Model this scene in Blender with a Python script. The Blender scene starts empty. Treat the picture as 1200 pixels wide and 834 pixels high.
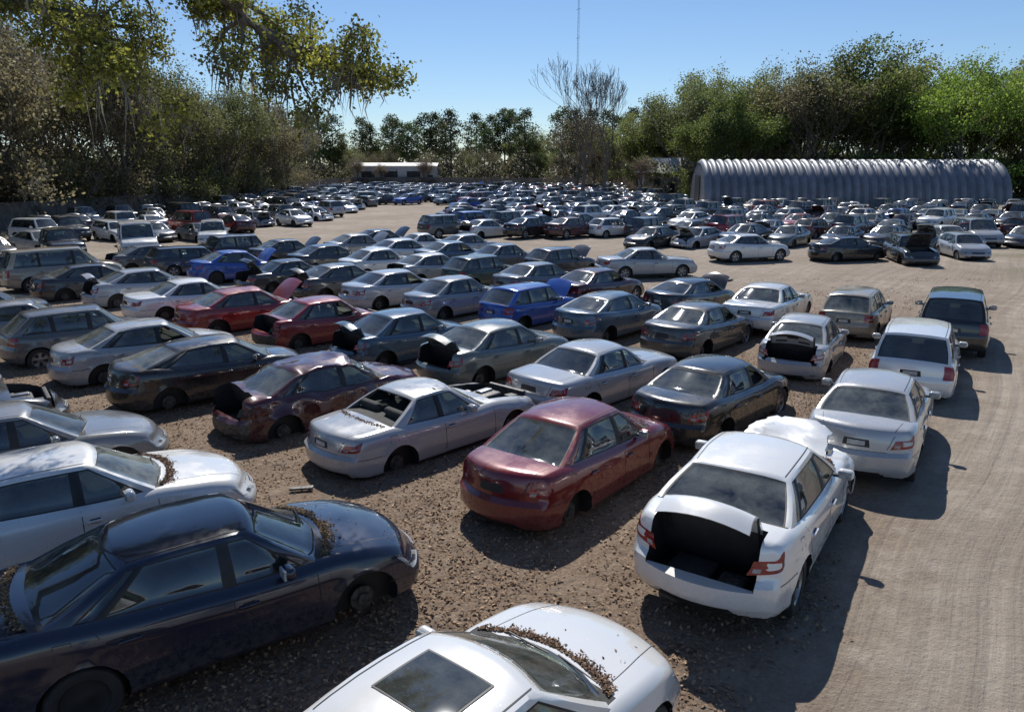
import bpy, bmesh, math, random
import numpy as np
from mathutils import Vector, Matrix, noise
random.seed(7); rng=np.random.default_rng(7)
scene=bpy.context.scene
scene.view_settings.view_transform='Standard'
scene.view_settings.look='None'
scene.view_settings.exposure=0
COL=scene.collection

# ------------------------------------------------------------------ node helpers
class NT:
    def __init__(s,name):
        s.m=bpy.data.materials.new(name); s.m.use_nodes=True
        s.t=s.m.node_tree; s.t.nodes.clear()
        s.out=s.t.nodes.new('ShaderNodeOutputMaterial')
    def n(s,typ,props=None,**inp):
        nd=s.t.nodes.new('ShaderNode'+typ)
        for k,v in (props or {}).items(): setattr(nd,k,v)
        for k,v in inp.items():
            key=int(k[1:]) if (k[0]=='i' and k[1:].isdigit()) else k.replace('_',' ')
            s.set(nd.inputs[key],v)
        return nd
    def set(s,sock,v):
        if isinstance(v,bpy.types.NodeSocket): s.t.links.new(v,sock)
        else: sock.default_value=v
    def math(s,op,a,b=0.0,c=None,clamp=False):
        nd=s.t.nodes.new('ShaderNodeMath'); nd.operation=op; nd.use_clamp=clamp
        s.set(nd.inputs[0],a); s.set(nd.inputs[1],b)
        if c is not None: s.set(nd.inputs[2],c)
        return nd.outputs[0]
    def mix(s,f,a,b,blend='MIX'):
        nd=s.t.nodes.new('ShaderNodeMix'); nd.data_type='RGBA'; nd.blend_type=blend
        s.set(nd.inputs[0],f); s.set(nd.inputs[6],a); s.set(nd.inputs[7],b)
        return nd.outputs[2]
    def ramp(s,f,lo,hi,a=0.0,b=1.0):
        nd=s.t.nodes.new('ShaderNodeMapRange')
        s.set(nd.inputs[0],f); nd.inputs[1].default_value=lo; nd.inputs[2].default_value=hi
        nd.inputs[3].default_value=a; nd.inputs[4].default_value=b
        return nd.outputs[0]
    def noise(s,vec,scale,detail=4,rough=.55):
        nd=s.n('TexNoise',Scale=scale,Detail=detail,Roughness=rough); s.set(nd.inputs['Vector'],vec)
        return nd.outputs[0]
    def bump(s,h,dist=.02,strength=.6):
        nd=s.n('Bump',Strength=strength,Distance=dist,Height=h); return nd.outputs[0]
    def done(s,sh): s.t.links.new(sh,s.out.inputs[0]); return s.m
def C(r,g,b): return (r,g,b,1.0)

def simple(name,col,rough=.6,metal=0,nscale=8,var=.35):
    k=NT(name); tc=k.n('TexCoord').outputs['Object']
    f=k.noise(tc,nscale,5)
    c=k.mix(k.ramp(f,.3,.7),C(*[v*(1-var) for v in col]),C(*[min(1,v*(1+var)) for v in col]))
    p=k.n('BsdfPrincipled',Base_Color=c,Roughness=rough,Metallic=metal)
    return k.done(p.outputs[0])

def paint_mat():
    k=NT('car_paint'); oi=k.n('ObjectInfo'); tc=k.n('TexCoord').outputs['Object']
    off=k.math('MULTIPLY',oi.outputs['Random'],37.0)
    cx=k.n('CombineXYZ',X=off,Y=off,Z=0.0).outputs[0]
    v=k.n('VectorMath',{'operation':'ADD'},i0=tc,i1=cx).outputs[0]
    f=k.noise(v,1.6,8,.65); f2=k.noise(v,14,6,.7)
    nz=k.n('SeparateXYZ',Vector=k.n('NewGeometry').outputs['Normal']).outputs[2]
    up=k.ramp(nz,-.1,1,.25,1.0)
    z=k.n('SeparateXYZ',Vector=tc).outputs[2]
    low=k.ramp(z,.75,.15,0,.45)
    d=k.math('MULTIPLY',k.ramp(f,.38,.76),up)
    d=k.math('MULTIPLY',d,k.ramp(oi.outputs['Random'],0,1,.04,.42))
    d=k.math('ADD',d,k.math('MULTIPLY',low,k.ramp(f2,.34,.66)),clamp=True)
    spots=k.math('MULTIPLY',k.ramp(f2,.65,.73),up)
    d=k.math('ADD',d,k.math('MULTIPLY',spots,.3),clamp=True)
    base=k.mix(d,oi.outputs['Color'],C(.27,.235,.19))
    f3=k.noise(v,3.1,9,.7)
    rust=k.math('MULTIPLY',k.ramp(f3,.67,.72),k.ramp(oi.outputs['Random'],.6,.85,0,.7))
    base=k.mix(rust,base,C(.17,.075,.035))
    r=k.math('ADD',k.ramp(d,0,.6,.20,.75),k.math('MULTIPLY',rust,.4),clamp=True)
    p=k.n('BsdfPrincipled',Base_Color=base,Roughness=r,Metallic=.15)
    k.set(p.inputs['Coat Weight'],k.ramp(d,0,.5,1.0,0)); p.inputs['Coat Roughness'].default_value=.04
    return k.done(p.outputs[0])
def glass_mat():
    k=NT('car_glass'); oi=k.n('ObjectInfo'); tc=k.n('TexCoord').outputs['Object']
    off=k.math('MULTIPLY',oi.outputs['Random'],21.0)
    v=k.n('VectorMath',{'operation':'ADD'},i0=tc,i1=k.n('CombineXYZ',X=off,Y=off,Z=0.0).outputs[0]).outputs[0]
    tr=k.n('BsdfTransparent',Color=C(.34,.40,.37)).outputs[0]
    gl=k.n('BsdfGlossy',Color=C(.95,.97,1),Roughness=.04).outputs[0]
    fr=k.n('Fresnel',IOR=1.6).outputs[0]
    a=k.n('MixShader',i0=k.math('ADD',fr,.06),i1=tr,i2=gl).outputs[0]
    df=k.n('BsdfDiffuse',Color=C(.30,.32,.29)).outputs[0]
    nz=k.n('SeparateXYZ',Vector=k.n('NewGeometry').outputs['Normal']).outputs[2]
    dust=k.math('MULTIPLY',k.ramp(k.noise(v,2.2,8,.7),.3,.75),k.ramp(nz,0.1,.8,.08,.5))
    dust=k.math('MULTIPLY',dust,k.ramp(oi.outputs['Random'],0,1,.4,1.4))
    dust=k.math('ADD',dust,k.math('MULTIPLY',k.ramp(k.noise(v,30,4,.7),.60,.7),.15),clamp=True)
    return k.done(k.n('MixShader',i0=dust,i1=a,i2=df).outputs[0])
def lamp_mat(name,col):
    k=NT(name); tc=k.n('TexCoord').outputs['Object']
    w=k.noise(tc,25,2)
    c=k.mix(k.ramp(w,.35,.65),C(*[x*.6 for x in col]),C(*col))
    p=k.n('BsdfPrincipled',Base_Color=c,Roughness=.12); p.inputs['Coat Weight'].default_value=.6
    return k.done(p.outputs[0])
M_PAINT=paint_mat(); M_GLASS=glass_mat()
M_BLACK=simple('black_plastic',(.018,.018,.019),.55)
M_INT=simple('interior_fabric',(.05,.048,.045),.85)
M_TIRE=simple('tire_rubber',(.028,.027,.026),.8)
M_RIM=simple('alloy_rim',(.32,.32,.33),.35,.7)
M_RED=lamp_mat('tail_lamp',(.36,.012,.010)); M_HEAD=lamp_mat('head_lamp',(.42,.43,.42))
M_PLATE=simple('plate',(.45,.45,.43),.5); M_ENG=simple('engine_parts',(.09,.085,.08),.55,.4,20,.8)
CARM=[M_PAINT,M_GLASS,M_BLACK,M_INT,M_TIRE,M_RIM,M_RED,M_HEAD,M_PLATE,M_ENG]
PAINT,GLASS,BLACK,INT,TIRE,RIM,RED,HEAD,PLATE,ENG=range(10)

# ------------------------------------------------------------------ mesh helpers
class Bld:
    def __init__(s): s.V=[];s.F=[];s.M=[]
    def add(s,V,F,m):
        o=len(s.V); s.V.extend([tuple(map(float,v)) for v in V])
        s.F.extend([tuple(int(i)+o for i in f) for f in F])
        s.M.extend(m if isinstance(m,list) else [m]*len(F))
def gridF(n,m):
    return [(i*m+j,i*m+j+1,(i+1)*m+j+1,(i+1)*m+j) for i in range(n-1) for j in range(m-1)]
def axis(h,r,n):
    t=r*np.tan(np.array([.25,.5,.75,1.0])*math.pi/4)
    inner=np.linspace(-(h-r),h-r,n)
    return np.concatenate([-(h-r)-t[::-1],inner,(h-r)+t])
def cube_grid(xs,ys,zs):
    nx,ny,nz=len(xs),len(ys),len(zs); idx={};P=[];F=[]
    def g(i,j,k):
        if (i,j,k) not in idx: idx[(i,j,k)]=len(P); P.append((xs[i],ys[j],zs[k]))
        return idx[(i,j,k)]
    for i in range(nx-1):
        for j in range(ny-1):
            F.append((g(i,j,nz-1),g(i+1,j,nz-1),g(i+1,j+1,nz-1),g(i,j+1,nz-1)))
            F.append((g(i,j,0),g(i,j+1,0),g(i+1,j+1,0),g(i+1,j,0)))
    for i in range(nx-1):
        for k in range(nz-1):
            F.append((g(i,0,k),g(i+1,0,k),g(i+1,0,k+1),g(i,0,k+1)))
            F.append((g(i,ny-1,k),g(i,ny-1,k+1),g(i+1,ny-1,k+1),g(i+1,ny-1,k)))
    for j in range(ny-1):
        for k in range(nz-1):
            F.append((g(0,j,k),g(0,j,k+1),g(0,j+1,k+1),g(0,j+1,k)))
            F.append((g(nx-1,j,k),g(nx-1,j+1,k),g(nx-1,j+1,k+1),g(nx-1,j,k+1)))
    return np.array(P),F
def roundP(P,h,r,off=0):
    h=np.array(h); Q=np.clip(P,-(h-r),(h-r)); D=P-Q
    n=np.linalg.norm(D,axis=1,keepdims=True); n[n<1e-9]=1
    return Q+D/n*(r+off)
def rbox(c,d,r=.04,rot=None):
    h=np.array(d)/2; r=min(r,min(h)*.95)
    P,F=cube_grid(axis(h[0],r,2),axis(h[1],r,2),axis(h[2],r,2))
    P=roundP(P,h,r)
    if rot is not None: P=P@np.array(rot.to_3x3()).T
    return P+np.array(c),F
def prism(poly,y0,y1):
    n=len(poly); V=[(x,y0,z) for x,z in poly]+[(x,y1,z) for x,z in poly]
    F=[tuple(range(n)),tuple(range(2*n-1,n-1,-1))]+[(i,i+n,(i+1)%n+n,(i+1)%n) for i in range(n)]
    return V,F
def to_mesh(name,V,F,recalc=False):
    me=bpy.data.meshes.new(name); me.from_pydata([tuple(v) for v in V],[],[tuple(f) for f in F])
    if recalc:
        bm=bmesh.new(); bm.from_mesh(me); bmesh.ops.recalc_face_normals(bm,faces=bm.faces[:]); bm.to_mesh(me); bm.free()
    return me
def boolean(V,F,cuts):
    CV=[];CF=[]
    for v,f in cuts:
        o=len(CV); CV+=list(v); CF+=[tuple(i+o for i in q) for q in f]
    a=bpy.data.objects.new('a',to_mesh('a',V,F,True)); b=bpy.data.objects.new('b',to_mesh('b',CV,CF,True))
    COL.objects.link(a);COL.objects.link(b)
    md=a.modifiers.new('x','BOOLEAN'); md.operation='DIFFERENCE'; md.solver='EXACT'; md.object=b
    dg=bpy.context.evaluated_depsgraph_get(); me=bpy.data.meshes.new_from_object(a.evaluated_get(dg))
    V2=[v.co[:] for v in me.vertices]; F2=[tuple(p.vertices) for p in me.polygons]
    N2=[p.normal[:] for p in me.polygons]; C2=[p.center[:] for p in me.polygons]
    bpy.data.objects.remove(a); bpy.data.objects.remove(b); bpy.data.meshes.remove(me)
    return V2,F2,N2,C2
def lathe(prof,n=28,arc=2*math.pi):
    V=[];m=len(prof)
    for i in range(n):
        t=arc*i/n
        for r,y in prof: V.append((r*math.cos(t),y,r*math.sin(t)))
    F=[(i*m+j,i*m+j+1,((i+1)%n)*m+j+1,((i+1)%n)*m+j) for i in range(n) for j in range(m-1)]
    return V,F
def tube(pts,rad,n=6):
    V=[];F=[]
    for i,p in enumerate(pts):
        d=(pts[min(i+1,len(pts)-1)]-pts[max(i-1,0)]).normalized()
        a=d.orthogonal().normalized(); b=d.cross(a)
        for k in range(n):
            t=2*math.pi*k/n; V.append(tuple(p+(a*math.cos(t)+b*math.sin(t))*rad[i]))
    for i in range(len(pts)-1):
        for k in range(n): F.append((i*n+k,i*n+(k+1)%n,(i+1)*n+(k+1)%n,(i+1)*n+k))
    return V,F

# ------------------------------------------------------------------ car generator
def sstep(x,a,b):
    t=np.clip((x-a)/(b-a),0,1); return t*t*(3-2*t)
class Car:
    def __init__(s,**k):
        s.L=4.7;s.W=1.8;s.H=1.47;s.r=.11;s.hh=.37;s.zb=.2;s.tp=.12;s.bow=.26;s.crown=.045
        s.prof=[(-1,.97),(-.93,1.05),(-.7,1.08),(-.2,.98),(.2,.94),(.48,.96),(.7,.89),(.9,.77),(1,.64)]
        s.xw=1.18;s.xr0=.38;s.xr1=-.88;s.xb=-1.74;s.xf=1.40;s.xrw=-1.33;s.R=.33
        s.yt=.59;s.pull=.08;s.kind='sedan';s.hood=0;s.trunk=0;s.wheels='1111';s.dent=0;s.dentx=(1.0,2.4);s.seed=0;s.sunroof=0;s.spokes=5
        s.bB=.03; s.bC=.42; s.noglass=0; s.doors=4; s.steel=0; s.nofront=0; s.norear=0; s.nolid=0; s.nohead=0; s.doorless=0; s.lipz=.70
        for q,v in k.items(): setattr(s,q,v)
        s.a=s.L/2;s.b=s.W/2
        u=np.linspace(-1.1,1.1,331); z=np.interp(u,[p[0] for p in s.prof],[p[1] for p in s.prof])
        ker=np.hanning(23);ker/=ker.sum(); zp=np.pad(z,11,mode='edge'); s.tu=u; s.tz=np.convolve(zp,ker,'valid')
    def zt(s,x): return np.interp(np.asarray(x)/s.a,s.tu,s.tz)
    def S(s,P,off=0):
        P=np.array(P,float).reshape(-1,3)
        R=roundP(P,(s.a,s.b,s.hh),s.r,off)
        u=R[:,0]/s.a; v=R[:,1]/s.b; w=(R[:,2]+s.hh)/(2*s.hh); au=np.abs(u)
        zt=np.interp(u,s.tu,s.tz); zb=s.zb+.09*np.clip((au-.8)/.2,0,1)**2
        z=zb+w*(zt-zb)+s.crown*(1-v*v)*np.clip(w,0,1)**3
        sw=1-.055*np.clip((w-.45)/.55,0,1.2)**2-.05*np.clip((.45-w)/.45,0,1.2)**2+.012*np.exp(-((w-.76)/.035)**2)-.010*np.exp(-((w-.24)/.05)**2)
        pw=1-s.tp*np.clip((au-.5)/.5,0,1.1)**2
        y=v*s.b*sw*pw
        x=R[:,0]-np.sign(u)*s.bow*au**4*np.clip(v*v,0,1.1)
        e=np.where(u>0,-.16*sstep(w,.45,1)-.03*sstep(w,.25,.0),-s.pull*sstep(w,.52,.60)-.05*sstep(w,.2,.0)-.03*sstep(w,.62,1))
        x=x+np.sign(u)*au**10*e
        for xc in (s.xf,s.xrw):
            rr=np.sqrt((x-xc)**2+(z-s.R)**2)
            y=y+np.sign(v)*.02*np.exp(-((rr-.37)/.05)**2)*np.abs(v)**8
        return np.stack([x,y,z],1)
    def side(s,x,w,sg): return (x,sg*s.b,(w-.5)*2*s.hh)
    def end(s,q,w,ex):
        sg=1 if q>=0 else -1; q=abs(q)
        z=(w-.5)*2*s.hh
        return (ex*s.a,sg*q,z) if q<=s.b else (ex*(s.a-(q-s.b)),sg*s.b,z)
    def patch(s,B,fn,c,mat,off=.004,ns=8,nw=3,back=.01):
        P=[]
        for i in range(ns+1):
            for j in range(nw+1):
                a=i/ns;b=j/nw
                q=(1-a)*(1-b)*c[0][0]+a*(1-b)*c[1][0]+a*b*c[2][0]+(1-a)*b*c[3][0]
                w=(1-a)*(1-b)*c[0][1]+a*(1-b)*c[1][1]+a*b*c[2][1]+(1-a)*b*c[3][1]
                P.append(fn(q,w))
        V=s.S(P,off); F=gridF(ns+1,nw+1)
        V2=s.S(P,off-back); n=len(V); m=nw+1
        loop=[j for j in range(m)]+[i*m+m-1 for i in range(1,ns+1)]+[ns*m+j for j in range(m-2,-1,-1)]+[i*m for i in range(ns-1,0,-1)]
        VV=np.concatenate([V,V2[loop]]); k=len(loop)
        F=F+[(loop[i],loop[(i+1)%k],n+(i+1)%k,n+i) for i in range(k)]
        B.add(VV,F,mat)
    def vline(s,B,x0,w0,x1,w1,sg,t=.005):
        s.patch(B,lambda q,w:s.side(q,w,sg),[(x0-t,w0),(x0+t,w0),(x1+t,w1),(x1-t,w1)],BLACK,.0015,1,8,.004)
    def hline(s,B,x0,x1,w,sg,t=.007):
        s.patch(B,lambda q,w:s.side(q,w,sg),[(x0,w-t),(x1,w-t),(x1,w+t),(x0,w+t)],BLACK,.0015,16,1,.004)
    def build(s,name):
        B=Bld(); a,b,hh=s.a,s.b,s.hh
        P,F=cube_grid(axis(a,s.r,52),axis(b,s.r,13),axis(hh,s.r,9))
        V=s.S(P); cuts=[]; Ra=s.R+.05
        for xc in (s.xf,s.xrw):
            circ=[(xc+Ra*math.cos(t),s.R+Ra*math.sin(t)) for t in np.linspace(0,2*math.pi,29)[:-1]]
            cuts.append(prism(circ,.66,1.2)); cuts.append(prism(circ,-1.2,-.66))
        hx=s.xb-.02
        if s.trunk and s.kind=='sedan':
            lz=s.lipz
            poly=[(-a-.4,lz),(-a+.2,lz),(-a+.2,.40),(hx+.25,.40),(hx,.8),(hx-.06,1.5),(-a-.4,1.5)]
            cuts.append(prism(poly,-.60,.60))
        hf=a-.30
        if s.hood: cuts.append(prism([(s.xw+.08,.42),(hf,.42),(hf,1.5),(s.xw+.08,1.5)],-.60,.60))
        V,F,N,Cn=boolean(V,F,cuts); M=[]
        for n,c in zip(N,Cn):
            m=PAINT
            zt=float(s.zt(c[0]))
            for xc in (s.xf,s.xrw):
                dx,dz=c[0]-xc,c[2]-s.R; rr=math.hypot(dx,dz)
                if rr<Ra*1.03 and (n[0]*dx+n[2]*dz<-.2*rr or abs(c[1])<.67) and abs(c[1])<b*.985: m=BLACK
            if n[2]<-.6: m=BLACK
            if s.nofront and c[0]>a-.32 and c[2]<.66: m=ENG
            if s.norear and c[0]<-a+.28 and c[2]<.62: m=ENG
            if n[2]>.6 and s.xb+.12<c[0]<s.xw-.12 and c[2]>zt-.06 and abs(c[1])<b-.16: m=INT
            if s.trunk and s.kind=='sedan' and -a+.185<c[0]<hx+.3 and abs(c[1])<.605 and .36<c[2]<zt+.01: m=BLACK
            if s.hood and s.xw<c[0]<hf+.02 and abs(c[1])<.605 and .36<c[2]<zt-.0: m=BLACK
            M.append(m)
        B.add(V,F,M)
        # ---- greenhouse
        bow0,bow1,rb0,rb1=.24,.10,.13,.07
        if s.kind!='sedan': rb0,rb1=.10,.09
        fcx,ftx=s.xw-bow0,s.xr0-bow1; rcx,rtx=s.xb+rb0,s.xr1+rb1
        swt=1-.055
        def yb(x): return b*swt*(1-s.tp*np.clip((abs(x)/a-.5)/.5,0,1)**2)-.065
        xm=(s.xr0+s.xr1)/2; hl=(s.xr0-s.xr1)/2
        def ytop(x): return s.yt*(1-.05*((x-xm)/hl)**2)
        def ztop(x):
            t=(x-xm)/hl; return s.H-.055-(.03*t*t if t>0 else (.045 if s.kind=='sedan' else .03)*t*t)
        cols=[(fcx,ftx,'p',1),(fcx-.13,ftx-.07,'g',4)]
        bx=s.bB
        cols+=[(bx+.05,bx+.03,'k',1),(bx-.05,bx-.05,'g',3)]
        if s.kind=='sedan':
            if s.doors==4:
                q=rcx+.45; cols+=[(q+.03,rtx+.16,'k',1),(q-.02,rtx+.13,'g',2)]
            cols+=[(rcx+s.bC*.55,rtx+.03,'p',2),(rcx,rtx,'',0)]
        else:
            q=s.xrw+.42
            cols+=[(q+.04,q+.02,'k',1),(q-.04,q-.06,'g',3),(rcx+.22,rtx+.16,'p',2),(rcx,rtx,'',0)]
        full=[];
        for i,(x0,x1,f,n) in enumerate(cols):
            if n==0: full.append((x0,x1,''));break
            y0,y1=cols[i+1][0],cols[i+1][1]
            for j in range(n): full.append((x0+(y0-x0)*j/n,x1+(y1-x1)*j/n,f))
        vr=[0,.07,.25,.45,.65,.8,.91,1]; ng=(1,5)
        def sp(xb_,xt_,v):
            return (xb_+(xt_-xb_)*v,yb(xb_)*(1-v)+ytop(xt_)*v+.03*math.sin(math.pi*v),(float(s.zt(xb_))-.03)*(1-v)+ztop(xt_)*v)
        bm=bmesh.new()
        def addgrid(Pg,n,m,matf):
            vs=[bm.verts.new(p) for p in Pg]
            for i in range(n-1):
                for j in range(m-1):
                    mi=matf(i,j)
                    try:
                        f=bm.faces.new((vs[i*m+j],vs[i*m+j+1],vs[(i+1)*m+j+1],vs[(i+1)*m+j]))
                        f.material_index=TIRE if mi<0 else mi
                    except Exception: pass
        nv=len(vr)
        for sg in (1,-1):
            Pg=[]
            for (x0,x1,f) in full:
                for v in vr:
                    p=sp(x0,x1,v); Pg.append((p[0],p[1]*sg,p[2]))
            open_w=(s.seed%4==3 and sg<0) or s.doorless
            addgrid(Pg,len(full),nv,lambda i,j:((-1 if (open_w and 0<i<5) else GLASS) if full[i][2]=='g' else BLACK if full[i][2]=='k' else PAINT) if ng[0]<=j<=ng[1] else PAINT)
        et=[1,.92,.75,.5,.25,0,-.25,-.5,-.75,-.92,-1]; ne=len(et)
        def cross(p,bo,v):
            out=[]
            for e in et:
                cr=(.055*(1-abs(e)**2.5))*v+.045*(1-e*e)*(1-v)
                out.append((p[0]+bo*(1-e*e),p[1]*e,p[2]+cr))
            return out
        for (x0,x1,bA,bBv) in ((full[0][0],full[0][1],bow0,bow1),(full[-1][0],full[-1][1],-rb0,-rb1)):
            Pg=[]
            for v in vr: Pg+=cross(sp(x0,x1,v),bA*(1-v)+bBv*v,v)
            rear=bA<0
            vis=not(rear and s.noglass)
            addgrid(Pg,nv,ne,lambda i,j:(GLASS if vis else -1) if (1<=i<=5 and 1<=j<=ne-3) else PAINT)
        Pg=[]; nf=len(full)
        for i,(x0,x1,f) in enumerate(full):
            t=(x1-full[0][1])/(full[-1][1]-full[0][1]); bo=bow1*(1-t)-rb1*t
            Pg+=cross(sp(x0,x1,1),bo,1)
        addgrid(Pg,nf,ne,lambda i,j:PAINT)
        bmesh.ops.remove_doubles(bm,verts=bm.verts[:],dist=.0008)
        bmesh.ops.recalc_face_normals(bm,faces=bm.faces[:])
        if sum(f.normal.z for f in bm.faces if f.calc_center_median().z>s.H-.06)<0: bmesh.ops.reverse_faces(bm,faces=bm.faces[:])
        gf=[f for f in bm.faces if f.material_index in (GLASS,TIRE)]
        res=bmesh.ops.inset_region(bm,faces=gf,thickness=.018,depth=-.010,use_even_offset=True,use_boundary=True)
        for f in res['faces']: f.material_index=BLACK
        kf=[f for f in bm.faces if f.material_index==TIRE]
        if kf: bmesh.ops.delete(bm,geom=kf,context='FACES')
        bm.verts.index_update()
        B.add([v.co[:] for v in bm.verts],[[v.index for v in f.verts] for f in bm.faces],[f.material_index for f in bm.faces]); bm.free()
        # roof drip mouldings
        for sg in (1,-1):
            Pg=[]
            for i,(x0,x1,f) in enumerate(full):
                t=(x1-full[0][1])/(full[-1][1]-full[0][1]); bo=bow1*(1-t)-rb1*t; p=sp(x0,x1,1)
                for e in (.925,.905):
                    Pg.append((p[0]+bo*(1-e*e),p[1]*e*sg,p[2]+.055*(1-e**2.5)+.004))
            B.add(Pg,gridF(nf,2),BLACK)
        if s.sunroof:
            Pg=[]
            for i in range(6):
                x=s.xr0-.30-.55*i/5
                for j in range(7):
                    e=-.55+1.1*j/6; Pg.append((x,e*ytop(x),ztop(x)+.055*(1-abs(e)**2.5)+.008))
            B.add(Pg,gridF(6,7),GLASS)
            cx=s.xr0-.575
            B.add([(cx+(p[0]-cx)*1.06,p[1]*1.06,p[2]-.004) for p in Pg],gridF(6,7),BLACK)
        # ---- interior
        for y in (.37,-.37):
            B.add(*rbox((-.12,y,.98),(.14,.48,.55),.06,Matrix.Rotation(-.25,3,'Y')),INT)
            B.add(*rbox((-.22,y,1.26 if s.H<1.6 else 1.42),(.10,.26,.17),.05),INT)
            B.add(*rbox((-.98,y,.95 if s.H<1.6 else 1.1),(.14,.55,.35),.06,Matrix.Rotation(-.3,3,'Y')),INT)
        B.add(*rbox((s.xw-.55,0,.95),(.4,1.2,.12),.05),BLACK)
        V0,F0=lathe([(.17,-.012),(.185,0),(.17,.012)],20); rt=Matrix.Rotation(math.radians(90),3,'Z')
        V0=[Matrix.Rotation(.4,3,'Y')@(rt@Vector(v))+Vector((s.xw-.8,.37,1.02)) for v in V0]; B.add(V0,F0,BLACK)
        # ---- panel gaps
        dF=s.xf-.52; dB=bx
        for sg in (1,-1):
            s.vline(B,dF+.02,.10,dF,.97,sg); s.vline(B,dB,.10,dB,.97,sg)
            if s.doors==4:
                s.vline(B,s.xrw+.46,.10,s.xrw+.40,.42,sg); s.vline(B,s.xrw+.40,.42,s.xrw+.12,.96,sg)
                s.hline(B,s.xrw+.46,dF,.10,sg)
            else:
                s.hline(B,dB,dF,.10,sg)
            s.hline(B,-a+.14,s.xrw-.36,.50,sg); s.hline(B,s.xf+.36,a-.14,.46,sg)
            for hxp in ([dB+.14,s.xrw+.42] if s.doors==4 else [dB+.14]):
                p=s.S([s.side(hxp,.77,sg)],.012)[0]
                B.add(*rbox(p,(.20,.035,.032),.012),PAINT)
                p=s.S([s.side(hxp,.77,sg)],.000)[0]
                B.add(*rbox(p,(.12,.012,.06),.004),BLACK)
            if sg<0:
                for (c0) in (s.xrw-.22,s.xrw-.06): s.vline(B,c0,.72,c0,.88,sg,.003)
                for ww in (.72,.88): s.hline(B,s.xrw-.22,s.xrw-.06,ww,sg,.004)
            if not(s.seed%2 and sg<0):
                mx=s.xw-.62; mz=float(s.zt(mx))+.08
                B.add(*rbox((mx,sg*(b+.045),mz),(.12,.20,.14),.055),PAINT)
                B.add(*rbox((mx-.055,sg*(b+.045),mz),(.03,.16,.105),.012),HEAD)
                B.add(*rbox((mx+.01,sg*(b-.055),mz-.04),(.07,.12,.04),.015),BLACK)
            s.patch(B,lambda q,w,sg=sg:s.side(q,w,sg),[(s.xrw+.42,.0),(s.xf-.42,.0),(s.xf-.42,.06),(s.xrw+.42,.06)],BLACK,.006,12,1)
            if s.doorless and sg==-1:
                s.patch(B,lambda q,w,sg=sg:s.side(q,w,sg),[(dB+.06,.12),(dF-.02,.12),(dF-.02,.95),(dB+.06,.95)],BLACK,.003,8,8)
        top=lambda x,y:(x,y,hh)
        if not s.hood:
            for sg in (1,-1):
                s.patch(B,top,[(s.xw-.05,sg*.665),(a-.16,sg*.60),(a-.16,sg*.61),(s.xw-.05,sg*.675)],BLACK,.0015,14,1,.004)
            s.patch(B,lambda q,w:s.end(q,w,1),[(-.62,.86),(.62,.86),(.62,.875),(-.62,.875)],BLACK,.0015,12,1,.004)
            for y0 in (.45,-.1):
                V0,F0=tube([Vector((s.xw-.06-.1*y0*y0,y0,float(s.zt(s.xw))+.06)),Vector((s.xw-.14-.14*(y0-.5)**2,y0-.5,float(s.zt(s.xw))+.10))],[.009,.006],4); B.add(V0,F0,BLACK)
        if s.kind=='sedan' and not s.trunk:
            for sg in (1,-1):
                s.patch(B,top,[(s.xb-.02,sg*.66),(-a+.08,sg*.63),(-a+.08,sg*.64),(s.xb-.02,sg*.67)],BLACK,.0015,10,1,.004)
                s.patch(B,lambda q,w:s.end(q,w,-1),[(sg*.50,.6),(sg*.512,.6),(sg*.652,.97),(sg*.64,.97)],BLACK,.0015,1,6,.004)
            s.patch(B,lambda q,w:s.end(q,w,-1),[(-.51,.585),(.51,.585),(.51,.60),(-.51,.60)],BLACK,.0015,10,1,.004)
        # ---- lamps, grille, plates
        lm=BLACK if s.nohead else HEAD
        for sg in (1,-1):
            if s.kind=='sedan':
                s.patch(B,lambda q,w,sg=sg:s.end(sg*q,w,-1),[(.58,.66),(b+.14,.72),(b+.26,.92),(.66,.86)],BLACK if s.norear else RED,.006,14,4)
                if not s.norear: s.patch(B,lambda q,w,sg=sg:s.end(sg*q,w,-1),[(.64,.70),(.73,.70),(.74,.76),(.65,.76)],HEAD,.009,6,2)
            elif s.kind=='hatch':
                s.patch(B,lambda q,w,sg=sg:s.end(sg*q,w,-1),[(.62,.62),(b+.14,.66),(b+.22,.95),(.66,.95)],RED,.006,12,4)
            else:
                s.patch(B,lambda q,w,sg=sg:s.end(sg*q,w,-1),[(.70,.55),(b+.06,.55),(b+.08,.97),(.72,.97)],RED,.006,10,4)
            s.patch(B,lambda q,w,sg=sg:s.end(sg*q,w,1),[(.50,.60),(b+.10,.62),(b+.40,.86),(.62,.80)],lm,.006,16,4)
            if lm==HEAD: s.patch(B,lambda q,w,sg=sg:s.end(sg*q,w,1),[(.64,.65),(.78,.65),(.80,.76),(.69,.76)],BLACK,.008,5,2)
            s.patch(B,lambda q,w,sg=sg:s.end(sg*q,w,1),[(.56,.16),(.76,.16),(.76,.26),(.56,.28)],BLACK,.004,6,2)
        s.patch(B,lambda q,w:s.end(q,w,1),[(-.36,.58),(.36,.58),(.40,.76),(-.40,.76)],BLACK,.005,12,3)
        for ww in (.63,.69): s.patch(B,lambda q,w:s.end(q,w,1),[(-.36,ww),(.36,ww),(.36,ww+.015),(-.36,ww+.015)],RIM,.012,12,1)
        s.patch(B,lambda q,w:s.end(q,w,1),[(-.5,.10),(.5,.10),(.42,.30),(-.42,.30)],BLACK,.005,12,3)
        s.patch(B,lambda q,w:s.end(q,w,-1),[(-.50,.02),(.50,.02),(.44,.12),(-.44,.12)],BLACK,.005,12,2)
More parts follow.
